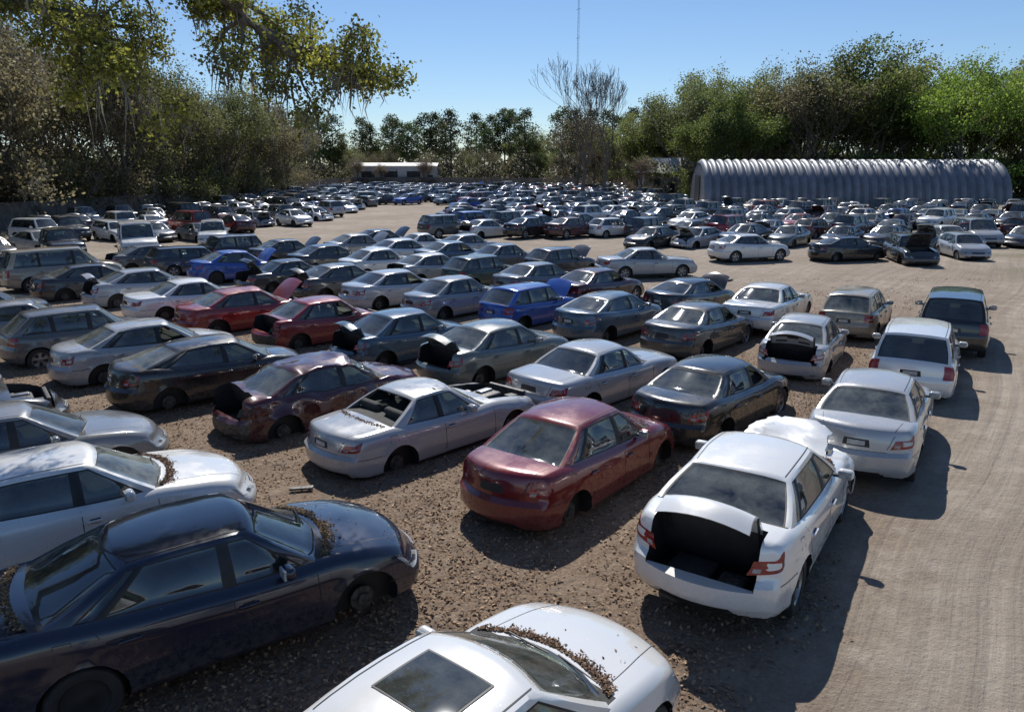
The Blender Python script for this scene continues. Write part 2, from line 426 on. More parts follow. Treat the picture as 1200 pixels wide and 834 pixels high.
        if not s.trunk:
            wz=.70 if s.kind=='sedan' else .62
            s.patch(B,lambda q,w:s.end(q,w,-1),[(-.24,wz-.03),(.24,wz-.03),(.22,wz+.13),(-.22,wz+.13)],BLACK,.003,6,2)
            if s.seed%3!=1: s.patch(B,lambda q,w:s.end(q,w,-1),[(-.155,wz),(.155,wz),(.155,wz+.10),(-.155,wz+.10)],PLATE,.009,4,2)
        # ---- opened panels
        def panel(fnp,n,m,hinge,ang,edge=.60):
            Pt=[fnp(i/(n-1),-edge+2*edge*j/(m-1)) for i in range(n) for j in range(m)]
            Rm=np.array(Matrix.Rotation(ang,3,'Y'))
            for off,rv in ((0.004,0),(-.03,1)):
                Vp=s.S(Pt,off); Vp=(Vp-hinge)@Rm.T+hinge
                mts=PAINT if rv==0 else [BLACK if ((i//2)%2==0 and 1<=i<=n-3 and j in (1,2,m-4,m-3)) or (2<i<n-4 and j in(m//2-1,m//2)) else PAINT for i in range(n-1) for j in range(m-1)]
                B.add(Vp,gridF(n,m),mts)
                if rv==0: A0=Vp
                else:
                    loop=[j for j in range(m)]+[i*m+m-1 for i in range(1,n)]+[(n-1)*m+j for j in range(m-2,-1,-1)]+[i*m for i in range(n-2,0,-1)]
                    k=len(loop); VV=np.concatenate([A0[loop],Vp[loop]])
                    B.add(VV,[(i,(i+1)%k,k+(i+1)%k,k+i) for i in range(k)],PAINT)
        if s.hood:
            x0=s.xw+.03; ln=(a-.2)-x0
            if not s.nolid: panel(lambda t,y:(x0+t*ln,y*(1-.08*t),hh),12,9,np.array([x0,0,float(s.zt(x0))]),-s.hood,.64)
            B.add(*rbox((s.xf+.05,.05,.66),(.55,.5,.28),.05),ENG); B.add(*rbox((s.xf+.35,-.4,.70),(.25,.2,.2),.03),BLACK)
            B.add(*rbox((s.xf-.1,.45,.68),(.3,.2,.2),.06),RIM); B.add(*rbox((hf-.08,0,.66),(.08,1.0,.3),.02),ENG)
            B.add(*rbox((s.xf+.1,.1,.80),(.35,.18,.08),.03),RIM)
        if s.trunk and s.kind=='sedan':
            t0=(-a)-(hx-.03); Ltop=abs(t0); Ld=.22
            def lp(t,y):
                q=t*(Ltop+Ld)
                return (hx-.03-q,y,hh) if q<Ltop else (-a,y,hh-(q-Ltop))
            if not s.nolid:
                hg=np.array([hx-.03,0,float(s.zt(hx))]); panel(lp,14,9,hg,s.trunk,.595)
                for sg in (1,-1):
                    V0,F0=tube([Vector((hx+.05,sg*.52,.75)),Vector((hx-.08,sg*.52,float(s.zt(hx))-.03)),Vector((hx-.03-.3*math.cos(s.trunk),sg*.52,float(s.zt(hx))+.3*math.sin(s.trunk)-.03))],[.014,.014,.014],5); B.add(V0,F0,BLACK)
            B.add(*rbox((-a+.55,.2,.46),(.5,.5,.1),.04),INT); B.add(*rbox((-a+.45,-.3,.47),(.3,.3,.14),.05),ENG)
        # ---- wheels
        tireP=[(.60,-.62),(.82,-1),(.95,-.92),(1,-.7),(1,.7),(.95,.92),(.82,1),(.66,.85),(.64,.6)]
        for wi,(xc,sg) in enumerate(((s.xf,1),(s.xf,-1),(s.xrw,1),(s.xrw,-1))):
            yc=sg*(b-.125)
            if s.wheels[wi]=='1':
                V0,F0=lathe([(r*s.R,y*.10) for r,y in tireP],30)
                V0=[(v[0]+xc,v[1]*sg+yc,max(v[2],-s.R+.012)+s.R) for v in V0]; B.add(V0,F0,TIRE)
                rs=[.0,.05,.075,.19,.205,.215]; nn=60; V0=[];F0=[];M0=[]
                for i in range(nn):
                    t=2*math.pi*i/nn
                    for q,r in enumerate(rs):
                        yy=.05 if q in (0,1) else .04 if q==2 else .055
                        V0.append((xc+r*s.R/.325*math.cos(t),yc+sg*(yy+(.02 if q>=4 else 0)),s.R+r*s.R/.325*math.sin(t)))
                m=len(rs)
                for i in range(nn):
                    hole=(i%(nn//s.spokes))>=(nn//s.spokes)*.42
                    for q in range(m-1):
                        F0.append((i*m+q,i*m+q+1,((i+1)%nn)*m+q+1,((i+1)%nn)*m+q))
                        M0.append(BLACK if (hole and q==2) or s.steel else RIM)
                B.add(V0,F0,M0)
            else:
                V0,F0=lathe([(.0,.03),(.06,.03),(.065,.0),(.14,.0),(.14,-.02),(.0,-.02)],20)
                V0=[(v[0]+xc,v[1]*sg+yc-sg*.03,v[2]+s.R) for v in V0]; B.add(V0,F0,ENG)
                B.add(*rbox((xc,sg*.6,s.R),(.12,.25,.12),.03),ENG)
        B.add(*rbox((0,0,s.zb+.02),(a*1.5,1.1,.12),.03),BLACK)
        B.add(*rbox((-a+.5,.35,s.zb-.01),(.5,.25,.12),.05),ENG)
        if s.dent:
            for i,v in enumerate(B.V):
                mk=max(0,min(1,(v[0]-s.dentx[0])/.5))*max(0,min(1,(s.dentx[1]-v[0])/.3))
                if mk>0 and v[2]>.35:
                    nz=noise.noise_vector(Vector(v)*2.3+Vector((s.seed,0,0)))+.5*noise.noise_vector(Vector(v)*6+Vector((s.seed,3,0)))
                    B.V[i]=(v[0]+nz.x*s.dent*mk,v[1]+nz.y*s.dent*mk,v[2]+nz.z*s.dent*mk*.8)
        for i,v in enumerate(B.V):
            q=noise.noise_vector(Vector(v)*1.6+Vector((s.seed*3.1,7,0)))*.007; B.V[i]=(v[0]+q.x,v[1]+q.y,v[2]+q.z)
        me=bpy.data.meshes.new(name); me.from_pydata(B.V,[],B.F)
        for m in CARM: me.materials.append(m)
        me.polygons.foreach_set('material_index',B.M)
        me.polygons.foreach_set('use_smooth',[True]*len(B.F))
        me.update()
        try: me.set_sharp_from_angle(angle=math.radians(38))
        except Exception: pass
        return me

sedA=dict()
sedB=dict(L=4.5,W=1.74,H=1.49,xw=1.16,xr0=.38,xr1=-.82,xb=-1.66,xf=1.32,xrw=-1.28,R=.315,bow=.27,yt=.57,
  prof=[(-1,.95),(-.93,1.02),(-.7,1.05),(-.2,.97),(.2,.94),(.5,.96),(.7,.89),(.9,.76),(1,.63)],tp=.13,steel=1)
sedC=dict(L=4.85,W=1.84,H=1.50,xw=1.20,xr0=.30,xr1=-1.0,xb=-1.84,xf=1.45,xrw=-1.37,R=.335,bow=.27,yt=.60,
  prof=[(-1,.99),(-.93,1.08),(-.7,1.10),(-.2,.99),(.2,.96),(.42,.98),(.7,.91),(.9,.80),(1,.67)],tp=.13)
sedD=dict(L=4.95,W=1.82,H=1.43,xw=1.05,xr0=.30,xr1=-.78,xb=-1.55,xf=1.50,xrw=-1.36,R=.32,bow=.18,yt=.61,r=.09,tp=.08,spokes=6,
  prof=[(-1,.93),(-.95,.98),(-.6,1.01),(-.2,.95),(.2,.92),(.42,.94),(.7,.89),(.92,.82),(1,.72)])
sedE=dict(L=4.6,W=1.80,H=1.44,xw=1.30,xr0=.45,xr1=-.90,xb=-1.90,xf=1.42,xrw=-1.28,R=.32,bow=.30,yt=.57,tp=.14,
  prof=[(-1,1.0),(-.93,1.09),(-.7,1.10),(-.2,1.0),(.2,.95),(.5,.95),(.75,.86),(.9,.75),(1,.62)])
wag=dict(L=4.8,W=1.78,H=1.47,kind='hatch',xw=1.05,xr0=.38,xr1=-1.9,xb=-2.25,xf=1.42,xrw=-1.33,R=.32,pull=.04,bow=.2,yt=.60,
  prof=[(-1,.95),(-.9,.97),(-.5,.97),(-.2,.95),(.2,.92),(.42,.94),(.7,.87),(.9,.77),(1,.67)])
coupe=dict(L=4.75,W=1.76,H=1.37,xw=.90,xr0=.15,xr1=-.75,xb=-1.50,xf=1.38,xrw=-1.28,R=.31,bow=.2,yt=.56,doors=2,bB=-.30,bC=.5,
  prof=[(-1,.88),(-.93,.93),(-.6,.96),(-.2,.90),(.2,.88),(.42,.89),(.7,.81),(.9,.71),(1,.62)])
hat=dict(L=4.15,W=1.74,H=1.50,kind='hatch',xw=1.05,xr0=.40,xr1=-1.40,xb=-1.95,xf=1.28,xrw=-1.27,R=.31,pull=.04,bow=.24,yt=.60,
  prof=[(-1,.97),(-.9,1.0),(-.5,.98),(-.2,.95),(.2,.92),(.45,.96),(.7,.88),(.9,.76),(1,.66)],bB=.02)
suv=dict(L=4.6,W=1.84,H=1.70,kind='suv',xw=.95,xr0=.42,xr1=-1.86,xb=-2.17,xf=1.36,xrw=-1.30,R=.36,pull=.04,bow=.18,yt=.66,zb=.26,
  prof=[(-1,1.08),(-.9,1.09),(-.5,1.07),(-.2,1.05),(.2,1.04),(.42,1.07),(.7,1.02),(.9,.94),(1,.82)],bB=.0,tp=.06,spokes=6)
mvan=dict(L=4.9,W=1.92,H=1.78,kind='suv',xw=1.42,xr0=.65,xr1=-2.0,xb=-2.33,xf=1.52,xrw=-1.45,R=.33,pull=.03,bow=.22,yt=.70,
  prof=[(-1,1.05),(-.9,1.06),(-.5,1.04),(0,1.02),(.3,1.0),(.55,1.05),(.75,.97),(.9,.84),(1,.72)],bB=.25,tp=.08)
cvan=dict(L=5.3,W=2.0,H=2.02,kind='suv',xw=1.75,xr0=1.2,xr1=-2.35,xb=-2.52,xf=1.75,xrw=-1.6,R=.36,pull=.02,bow=.16,yt=.82,zb=.28,
  prof=[(-1,1.2),(-.9,1.2),(-.5,1.2),(0,1.18),(.4,1.16),(.65,1.16),(.8,1.08),(.92,1.0),(1,.9)],bB=.6,tp=.05,steel=1)
def V_(base,**k):
    d=dict(base); d.update(k); return d
VAR={
 'sedA':V_(sedA),'sedA_b':V_(sedA,steel=1,wheels='1011'),'sedA_t':V_(sedA,trunk=1.15,wheels='0100',seed=2),'sedA_h':V_(sedA,hood=.95,wheels='0000',seed=1),'sedA_n':V_(sedA,wheels='0100',nofront=1,nohead=1,seed=7),
 'sedA_nn':V_(sedA,wheels='0000',dent=.07,trunk=.5,nolid=1,seed=5,norear=1,dentx=(-3,2.6)),
 'sedA_o':V_(sedA,wheels='0000',hood=1,nolid=1,nofront=1,trunk=.7,seed=4),
 'sedB':V_(sedB,wheels='1101'),'sedB_h':V_(sedB,hood=1.05,wheels='0011',dent=.04,dentx=(1.3,2.6),seed=1),'sedB_n':V_(sedB,wheels='1000',seed=4),'sedB_t':V_(sedB,trunk=1.2,wheels='0000',nohead=1),
 'sedB_o':V_(sedB,wheels='0000',trunk=.5,hood=1,nolid=1,norear=1,doorless=1),
 'sedC':V_(sedC),'sedC_t':V_(sedC,xb=-1.78,trunk=.95,hood=.42,lipz=.60,wheels='1101',dent=.13,dentx=(1.1,2.7),seed=2),'sedC_n':V_(sedC,wheels='0000',seed=4),
 'sedC_h':V_(sedC,wheels='0000',hood=1.1,seed=2,doorless=1),'sedC_s':V_(sedC,sunroof=1),
 'sedD':V_(sedD,wheels='0111'),'sedD_n':V_(sedD,wheels='0000',seed=1),'sedD_t':V_(sedD,wheels='0000',trunk=1.0,nofront=1,nohead=1),
 'sedE':V_(sedE,wheels='1010'),'sedE_h':V_(sedE,wheels='0000',hood=1.0,seed=3),'wag':V_(wag,wheels='0011'),
 'coupe':V_(coupe,wheels='0000',dent=.05,dentx=(1.2,2.4),hood=1,nolid=1,noglass=1),'coupe2':V_(coupe,wheels='0000'),
 'hat':V_(hat,wheels='0101'),'hat_h':V_(hat,hood=1.0,wheels='0000'),'suv':V_(suv),'suv_n':V_(suv,wheels='0000',nofront=1),'suv_h':V_(suv,hood=1.0,wheels='0000'),'mvan':V_(mvan),'cvan':V_(cvan)}
MESH={k:Car(**v).build('car_'+k) for k,v in VAR.items()}
NAME={'sed':'sedan_car','cou':'coupe_car','hat':'hatchback_car','suv':'suv_car','mva':'minivan','cva':'cargo_van','wag':'station_wagon'}
W=(.76,.76,.74);SI=(.42,.43,.44);SG=(.25,.26,.27);G=(.115,.12,.125);DG=(.045,.047,.05);K=(.012,.012,.014);MR=(.060,.006,.011);RD=(.24,.010,.012)
BL=(.012,.07,.34);NV=(.008,.012,.032);TG=(.11,.135,.13);BE=(.33,.29,.22);TB=(.06,.105,.15);GR=(.03,.06,.045)
KP=.945; CS=1.045
def car(var,x,y,yaw,col,dz=None,tilt=(0,0),sc=1.0):
    o=bpy.data.objects.new(NAME[var[:3]],MESH[var]); COL.objects.link(o)
    v=VAR[var]; w=v.get('wheels','1111'); nw=w.count('0')
    if dz is None: dz=-.047*nw if nw>1 else -.02*nw
    ty=tilt[1]; tx=tilt[0]
    if w=='0011': ty+=.035
    o.location=(x*KP,y*KP,dz*CS); o.rotation_euler=(tx+random.uniform(-.014,.014),ty+random.uniform(-.012,.012),math.radians(90-yaw))
    o.scale=(CS*sc,)*3
    j=random.uniform(.9,1.1); o.color=(min(1,col[0]*j),min(1,col[1]*j),min(1,col[2]*j),1)
    return o
c_blue=car('sedA_b',-3.72,8.32,55,NV,sc=1.04); c_wl=car('sedC',-6.6,10.35,53,W); car('sedC_n',-9.3,13.1,53,SG); car('sedB_o',-12.3,15.2,53,DG)
c_wb=car('sedC_s',-.45,5.45,40,W)
car('sedB_n',-15.3,17.4,53,G)
c_alt=car('sedC_t',3.75,10.65,33,W,tilt=(0,.02),sc=1.05); c_red=car('sedB_n',1.2,12.95,38,(.17,.008,.012),sc=1.04); c_cou=car('coupe',-1.75,15.2,46,SI,sc=1.03)
car('sedA_nn',-4.4,17.0,48,MR); car('sedE',-7.7,18.7,48,K); car('sedA_n',-10.4,21.0,48,SI); car('hat',-13.3,22.8,48,G); car('sedD_n',-16.5,24.8,50,SG)
car('sedB_n',-19.7,27.2,50,DG); car('sedA_h',-22.8,29.2,50,RD); car('suv_n',-26,31.5,50,G)
R2=[('sedA',7.5,14.8,32,SI),('sedA_n',4.7,16.6,41,K),('sedD_n',2.2,18.7,44,SI),('sedA_t',-.4,20.9,45,TG),('sedB_t',-3.3,22.8,46,TB),('sedB_o',-6.4,25.1,47,RD),
('sedA_h',-9.8,27.3,47,RD),('sedD_n',-12.7,29.8,48,W),('sedA_t',-15.8,32.3,48,SI),('sedC_n',-18.9,34,49,DG),('mvan',-21.6,36.2,49,BE),('sedB_o',-25,38,49,K),('suv',-28.3,40,49,DG)]
R3=[('suv_n',11.1,20,31,W),('sedB_t',8.75,21.9,31,SI),('sedA_n',6.1,23.9,40,DG),('sedE',3.45,25.8,42,TB),('hat_h',.75,28.1,44,BL),('sedB_n',-2.2,29.7,45,SG),('sedA_n',-4.95,31.8,46,SI),
('sedA_t',-7.7,33.9,46,DG),('sedD_t',-10.7,36.4,47,DG),('sedB_h',-14.2,38.6,48,BL),('wag',-17.3,41,48,DG),('sedA_o',-20.5,43,48,G)]
R4=[('suv',14.5,24.2,31,K),('hat',12.3,26.4,34,BE),('sedD',9.5,27.4,36,W),('sedE_h',7.2,29.9,44,K),('sedA_n',3.7,32.3,45,MR),('sedC_n',1.3,34.5,46,G),('hat',-1.4,36.6,46,GR),('sedA_o',-4.1,38.5,47,SI),
('sedB_n',-7.1,40.4,48,W),('sedC_n',-10.3,42.7,48,DG),('sedB_h',-13.3,44.7,48,DG),('suv_n',-16.4,46.6,48,K)]
R5=[('sedD',7.1,39.8,78,SI),('hat_h',2.7,41.2,50,DG),('sedB_n',-.4,42.6,48,G),('sedA_n',-3.5,44.3,48,TB),('sedC_n',-6.6,46.2,48,W),('sedB_h',-9.8,48.2,48,SG),('sedA_o',-2.9,49.6,50,SI),('coupe2',-6,51.6,50,W),('sedA_h',-9.2,53.4,50,K),
('sedC',14.7,46.8,74,W),('sedE',20.9,47.0,76,K),('suv_h',24.4,46.2,190,DG),('hat',29.0,48.5,188,SI),('sedD',31.6,55,185,W),('mvan',34.6,56.5,190,SI),
('suv',-28.6,48,140,DG),('cvan',-24.4,49.2,150,W),('suv',-21.8,55.3,160,W),('suv',-36,58,110,W),('sedA',-31.5,45.5,130,K),('sedA_n',-32.5,52,120,SI),('hat',-27.5,55.5,140,G)]
for r in R2+R3+R4+R5: car(*r)
pal=[W,W,W,SI,SI,SI,SG,SG,G,G,G,DG,DG,DG,K,K,K,K,TB,BE,MR,RD,NV,NV,TG,BL]
vk=['sedA','sedA_n','sedB','sedC','sedA_h','sedB_h','sedB_n','sedC_n','sedA_t','coupe2','hat','hat','suv','suv','suv_n','mvan','hat_h','suv_h','sedD','sedD_n','sedD_t','sedC_h','sedA_o','sedB_o','sedE','sedE_h','wag']
Y=48.5; row=0
while Y<205:
    xmax=min(.74*Y,84) if Y<108 else 26
    xmin=13 if Y<50 else 9 if Y<56 else 2 if Y<62 else -6 if Y<112 else -44
    x=xmin+random.uniform(0,2); flip=180 if row%2 else 0
    if Y<50: x=34.5
    while x<xmax:
        if random.random()>.05:
            car(random.choice(vk),x+random.uniform(-.15,.15),Y+random.uniform(-.6,.6)+(x-20)*.02,46+random.gauss(0,4)+flip,random.choice(pal))
        x+=random.uniform(3.2,3.65)
    Y+=random.uniform(6.6,7.8) if Y<100 else 8.2; row+=1
Y=60; row=0
while Y<112:
    x=-42.0; xmax=-21.5+(Y-60)*.03
    while x<xmax:
        if random.random()>.06:
            car(random.choice(vk+['cvan','mvan']),x,Y+random.uniform(-.6,.6),134+random.gauss(0,4)+(180 if row%3==1 else 0),random.choice(pal+[W,W,W,W]))
        x+=random.uniform(3.2,3.7)
    Y+=random.uniform(6.8,7.8); row+=1

# ------------------------------------------------------------------ leaves
def quads(c,s,asp=1.0,flat=None,rg=rng):
    n=len(c); nrm=rg.normal(size=(n,3))
    if flat is not None: nrm=nrm*flat+np.array([0,0,1.0])
    nrm/=np.linalg.norm(nrm,axis=1,keepdims=True)
    t=np.cross(nrm,rg.normal(size=(n,3))); t/=np.linalg.norm(t,axis=1,keepdims=True)
    bt=np.cross(nrm,t); s=np.asarray(s).reshape(-1,1)*np.ones((n,1))
    V=np.stack([c-t*s,c-bt*s*asp,c+t*s,c+bt*s*asp],1).reshape(-1,3)
    F=np.arange(4*n).reshape(n,4)
    return V,F
def attr_mesh(name,parts,mats):
    VV=[];FF=[];MM=[];CC=[];o=0
    for V,F,m,c in parts:
        V=np.asarray(V,float); VV.append(V); FF+= (np.asarray(F)+o).tolist(); MM+=[m]*len(F)
        c=np.asarray(c,float); c=c if c.ndim==2 else np.tile(c,(len(V),1)); CC.append(c); o+=len(V)
    V=np.concatenate(VV); Cc=np.concatenate(CC); Cc=np.concatenate([Cc,np.ones((len(Cc),1))],1)
    me=bpy.data.meshes.new(name); me.from_pydata(V.tolist(),[],FF)
    for m in mats: me.materials.append(m)
    me.polygons.foreach_set('material_index',MM)
    at=me.color_attributes.new('Col','FLOAT_COLOR','POINT'); at.data.foreach_set('color',Cc.ravel())
    me.update(); return me
def leaf_mat(name,trans=.35,rough=.6):
    k=NT(name); c=k.n('Attribute',{'attribute_name':'Col'}).outputs['Color']
    oi=k.n('ObjectInfo'); hs=k.n('HueSaturation',Color=c); k.set(hs.inputs['Hue'],k.ramp(oi.outputs['Random'],0,1,.485,.52)); k.set(hs.inputs['Value'],k.ramp(oi.outputs['Random'],0,1,.75,1.35))
    p=k.n('BsdfPrincipled',Base_Color=hs.outputs[0],Roughness=rough)
    tr=k.n('BsdfTranslucent',Color=hs.outputs[0])
    return k.done(k.n('MixShader',i0=trans,i1=p.outputs[0],i2=tr.outputs[0]).outputs[0])
M_LEAF=leaf_mat('foliage',.5); M_DRY=leaf_mat('dry_leaves',.1,.8); M_MOSS=leaf_mat('spanish_moss',.35,.9)
def bark_mat():
    k=NT('bark'); tc=k.n('TexCoord').outputs['Object']
    f=k.noise(k.n('Mapping',Vector=tc,Scale=(6,6,1.2)).outputs[0],2,6,.7)
    c=k.mix(k.ramp(f,.3,.7),C(.06,.05,.04),C(.20,.175,.15))
    return k.done(k.n('BsdfPrincipled',Base_Color=c,Roughness=.9,Normal=k.bump(f,.03)).outputs[0])
M_BARK=bark_mat()
def leafcols(n,lo,hi,rg=rng):
    t=rg.random((n,1)); c=np.array(lo)*(1-t)+np.array(hi)*t; c=c*rg.uniform(.7,1.3,(n,1))
    return np.repeat(c,4,axis=0)
DRYLO=(.11,.062,.034); DRYHI=(.42,.28,.17)
def road_d(x,y): return (x-2.8)*.807-(y-6.9)*.59
n=210000; y=5+rng.random(n)**1.5*32; x=rng.uniform(-1,1,n)*(4+y*.72)
keep=np.zeros(n,bool)
for i in range(n):
    d=road_d(x[i],y[i]); m=noise.noise(Vector((x[i]*.45,y[i]*.45,1)))*.9+noise.noise(Vector((x[i]*1.7,y[i]*1.7,5)))*.5
    pr=.68+m*.9
    if d>-1.2: pr-= (d+1.2)*.65
    if y[i]>22: pr-=(y[i]-22)*.04
    keep[i]=rng.random()<pr
x=x[keep];y=y[keep];n=len(x)
c=np.stack([x,y,rng.uniform(.004,.03,n)],1)
V,F=quads(c,rng.uniform(.016,.040,n),.6,.45)
V[:,2]=np.maximum(V[:,2],.003)
me=attr_mesh('leaf_litter',[(V,F,0,leafcols(n,DRYLO,DRYHI))],[M_DRY])
COL.objects.link(bpy.data.objects.new('fallen_leaves',me))
def car_leaves(o,carv,lines,name='leaf_pile'):
    cp=Car(**VAR[carv]); P=[]
    for kind,n in lines:
        for i in range(n):
            if kind=='cowl':
                y=random.uniform(-.72,.72)
                den=.5+.9*noise.noise(Vector((y*4,1,len(o.name))))
                if random.random()>den+.35: continue
                xx=cp.xw+.03-.24*(y/.75)**2+abs(random.gauss(0,.04+.03*den))-.02; P.append((xx,y,float(cp.zt(xx))+.045*(1-(y/.9)**2)+random.uniform(.002,.014)))
            elif kind=='rear':
                y=random.uniform(-.66,.66); xx=cp.xb-.02+.13*(y/.75)**2-abs(random.gauss(0,.04)); P.append((xx,y,float(cp.zt(xx))+.045*(1-(y/.9)**2)+random.uniform(.002,.012)))
            elif kind=='hood':
                y=random.uniform(-.6,.6); xx=cp.xw+.1+random.random()**2*.8; P.append((xx,y,float(cp.zt(xx))+.045*(1-(y/.9)**2)+.006))
    P=np.array(P); V,F=quads(P,rng.uniform(.009,.022,len(P)),.6,.6)
    me=attr_mesh(name,[(V,F,0,leafcols(len(P),(.09,.05,.025),(.32,.20,.12)))],[M_DRY])
    lo=bpy.data.objects.new(name,me); COL.objects.link(lo); lo.parent=o
car_leaves(c_blue,'sedA_b',[('cowl',1800),('rear',1300),('hood',30)])
car_leaves(c_wl,'sedC',[('cowl',1800),('rear',300)])
car_leaves(c_wb,'sedC_s',[('cowl',1900),('hood',10)])
car_leaves(c_alt,'sedC_t',[('cowl',2600)])
car_leaves(c_red,'sedB',[('cowl',300)]); car_leaves(c_cou,'coupe',[('rear',300)])

# ------------------------------------------------------------------ trees
class Tree:
    def __init__(s,seed): s.R=random.Random(seed); s.V=[];s.F=[];s.tips=[]; s.rg=np.random.default_rng(seed); s.minr=.012; s.kids=(2,4)
    def tube(s,p,r,n=6):
        r=[max(q,s.minr) for q in r]
        V,F=tube(p,r,n); o=len(s.V); s.V+=V; s.F+=[tuple(i+o for i in f) for f in F]
    def grow(s,p,d,ln,r,depth,spread=.6,up=.15,kids=None):
        R=s.R; pts=[p.copy()]; rad=[r]; nseg=3; kids=kids or s.kids
        for i in range(nseg):
            d=(d+Vector((R.gauss(0,.14),R.gauss(0,.14),R.gauss(0,.08)+up*.3))).normalized()
            p=p+d*ln/nseg; pts.append(p.copy()); rad.append(r*(1-.42*(i+1)/nseg))
            if depth<=2: s.tips.append(p.copy())
        s.tube(pts,rad,6 if depth>1 else 4)
        if depth==0: return
        for k in range(R.randint(*kids)):
            q=Vector((R.gauss(0,1),R.gauss(0,1),R.gauss(0,.6))).normalized()
            nd=(d+q*spread*R.uniform(.7,1.3)+Vector((0,0,up))).normalized()
            st=pts[-1] if k<2 else pts[-2]
            s.grow(st,nd,ln*R.uniform(.62,.85),rad[-1]*.75,depth-1,spread,up,kids)
def finish(t,name,H,leaf_n,leaf_s,cl_r,lo,hi,moss=0,mosslen=(1,2.5),norm=True,mw=1.0):
    V=np.array(t.V); tips=np.array([tuple(p) for p in t.tips])
    if norm:
        k=H/V[:,2].max(); V=V*k; tips=tips*k
    parts=[(V,t.F,0,(.1,.09,.07))]
    rg=t.rg
    if leaf_n:
        nt=len(tips); w=rg.uniform(.1,1.6,nt)**1.5; cnt=rg.poisson(leaf_n*w/w.mean())
        idx=np.repeat(np.arange(nt),cnt); n=len(idx)
        c=tips[idx]+rg.normal(size=(n,3))*cl_r*np.array([1,1,.7])
        Vq,Fq=quads(c,rg.uniform(.5,1.2,n)*leaf_s,.7,None,rg)
        tone=rg.random(nt)[idx]; tone=np.clip(tone+rg.normal(size=n)*.15,0,1)[:,None]
        col=np.array(lo)*(1-tone)+np.array(hi)*tone; col*=rg.uniform(.7,1.3,(n,1))
        parts.append((Vq,Fq,1,np.repeat(col,4,axis=0)))
    if moss:
        sel=tips[rg.integers(0,len(tips),moss)]; MV=[];MF=[]
        for p in sel:
            sc=rg.uniform(.35,1)
            for q in range(9):
                a=rg.uniform(0,6.28); w=rg.uniform(.02,.06)*(mosslen[1]/2.5)*mw; L=rg.uniform(*mosslen)*rg.uniform(.2,1)*sc
                b=p+rg.normal(size=3)*np.array([.18,.18,.1])*(mosslen[1]/2.5)*mw; dx,dy=math.cos(a)*w,math.sin(a)*w; o=len(MV)
                pr=[(1,0),(1.3,.3),(.8,.65),(.1,1)]; j=rg.normal(size=(4,2))*.03*mosslen[1]
                for e,(ww,zz) in enumerate(pr):
                    MV+=[(b[0]-dx*ww+j[e,0],b[1]-dy*ww+j[e,1],b[2]-L*zz),(b[0]+dx*ww+j[e,0],b[1]+dy*ww+j[e,1],b[2]-L*zz)]
                for e in range(3): MF.append((o+2*e,o+2*e+1,o+2*e+3,o+2*e+2))
        mc=np.array([.24,.235,.19])*np.repeat(rg.uniform(.6,1.4,(len(MV)//8,1)),8,axis=0)
        parts.append((MV,MF,2,mc))
    return attr_mesh(name,parts,[M_BARK,M_LEAF,M_MOSS])
def broadleaf(name,seed,H,n,ls,lo,hi,moss=0,trunk=.2,spread=.65,depth=4,cl=.8,r0=.35,up=.18,minr=.012,low=1,kids=(2,4)):
    t=Tree(seed); t.minr=minr; t.kids=kids; base=Vector((0,0,-.3)); top=Vector((t.R.gauss(0,.3),t.R.gauss(0,.3),H*trunk))
    t.tube([base,base.lerp(top,.5)+Vector((.15,0,0)),top],[r0*1.3,r0,r0*.85],8)
    for k in range(5):
        a=k*1.256+t.R.uniform(-.4,.4)
        t.grow(top-Vector((0,0,t.R.uniform(0,H*.06))),Vector((math.cos(a)*spread,math.sin(a)*spread,.75)).normalized(),H*.24,r0*.5,depth-1,spread,up)
    if low:
        for k in range(4):
            a=k*1.57+t.R.uniform(-.5,.5)
            t.grow(top*.7,Vector((math.cos(a),math.sin(a),.12)).normalized(),H*.17,r0*.3,2,spread,.0)
    t.grow(top,Vector((0,0,1)),H*.26,r0*.6,depth-1,spread,up)
    return finish(t,name,H,n,ls,cl,lo,hi,moss)
OL=(.065,.070,.028); OH=(.22,.22,.075)
T={}
T['o1']=broadleaf('oak1',11,20,22,.17,OL,OH,moss=200); T['o2']=broadleaf('oak2',12,20,24,.17,(.07,.08,.03),(.23,.24,.08),moss=150)
T['o3']=broadleaf('oak3',13,20,17,.18,(.10,.08,.052),(.26,.22,.12),moss=110)
T['r1']=broadleaf('tree1',21,24,24,.23,(.065,.085,.026),(.22,.255,.06),cl=.85); T['r2']=broadleaf('tree2',22,24,21,.23,(.08,.09,.034),(.27,.28,.085),cl=.85)
T['r3']=broadleaf('tree3',23,24,9,.20,(.11,.10,.055),(.28,.25,.13),cl=.8)
T['y1']=broadleaf('tree4',24,22,16,.20,(.13,.18,.035),(.34,.43,.07),cl=.7)
T['bare']=broadleaf('bare',35,24,0,.2,OL,OH,trunk=.25,spread=.42,depth=6,r0=.34,up=.24,minr=.024,low=0,kids=(2,3))
T['brown']=broadleaf('brown',33,16,10,.16,(.10,.08,.055),(.24,.19,.13),depth=4,spread=.5)
def pine(name,seed,H):
    t=Tree(seed); t.tube([Vector((0,0,-.3)),Vector((.1,0,H*.5)),Vector((0,.1,H))],[.28,.2,.04],6)
    z=H*.42
    while z<H:
        k=(H-z)/(H*.58); L=.6+H*.15*math.sin(min(1,k*1.15)*math.pi*.75)
        for q in range(4):
            a=t.R.uniform(0,6.28); p=Vector((0,0,z)); e=p+Vector((math.cos(a)*L,math.sin(a)*L,L*.25)); t.tube([p,p.lerp(e,.5),e],[.07,.05,.02],4)
            t.tips+= [p.lerp(e,.6),e]
        z+=H*.035
    return finish(t,name,H,18,.27,.6,(.035,.055,.024),(.12,.15,.05))
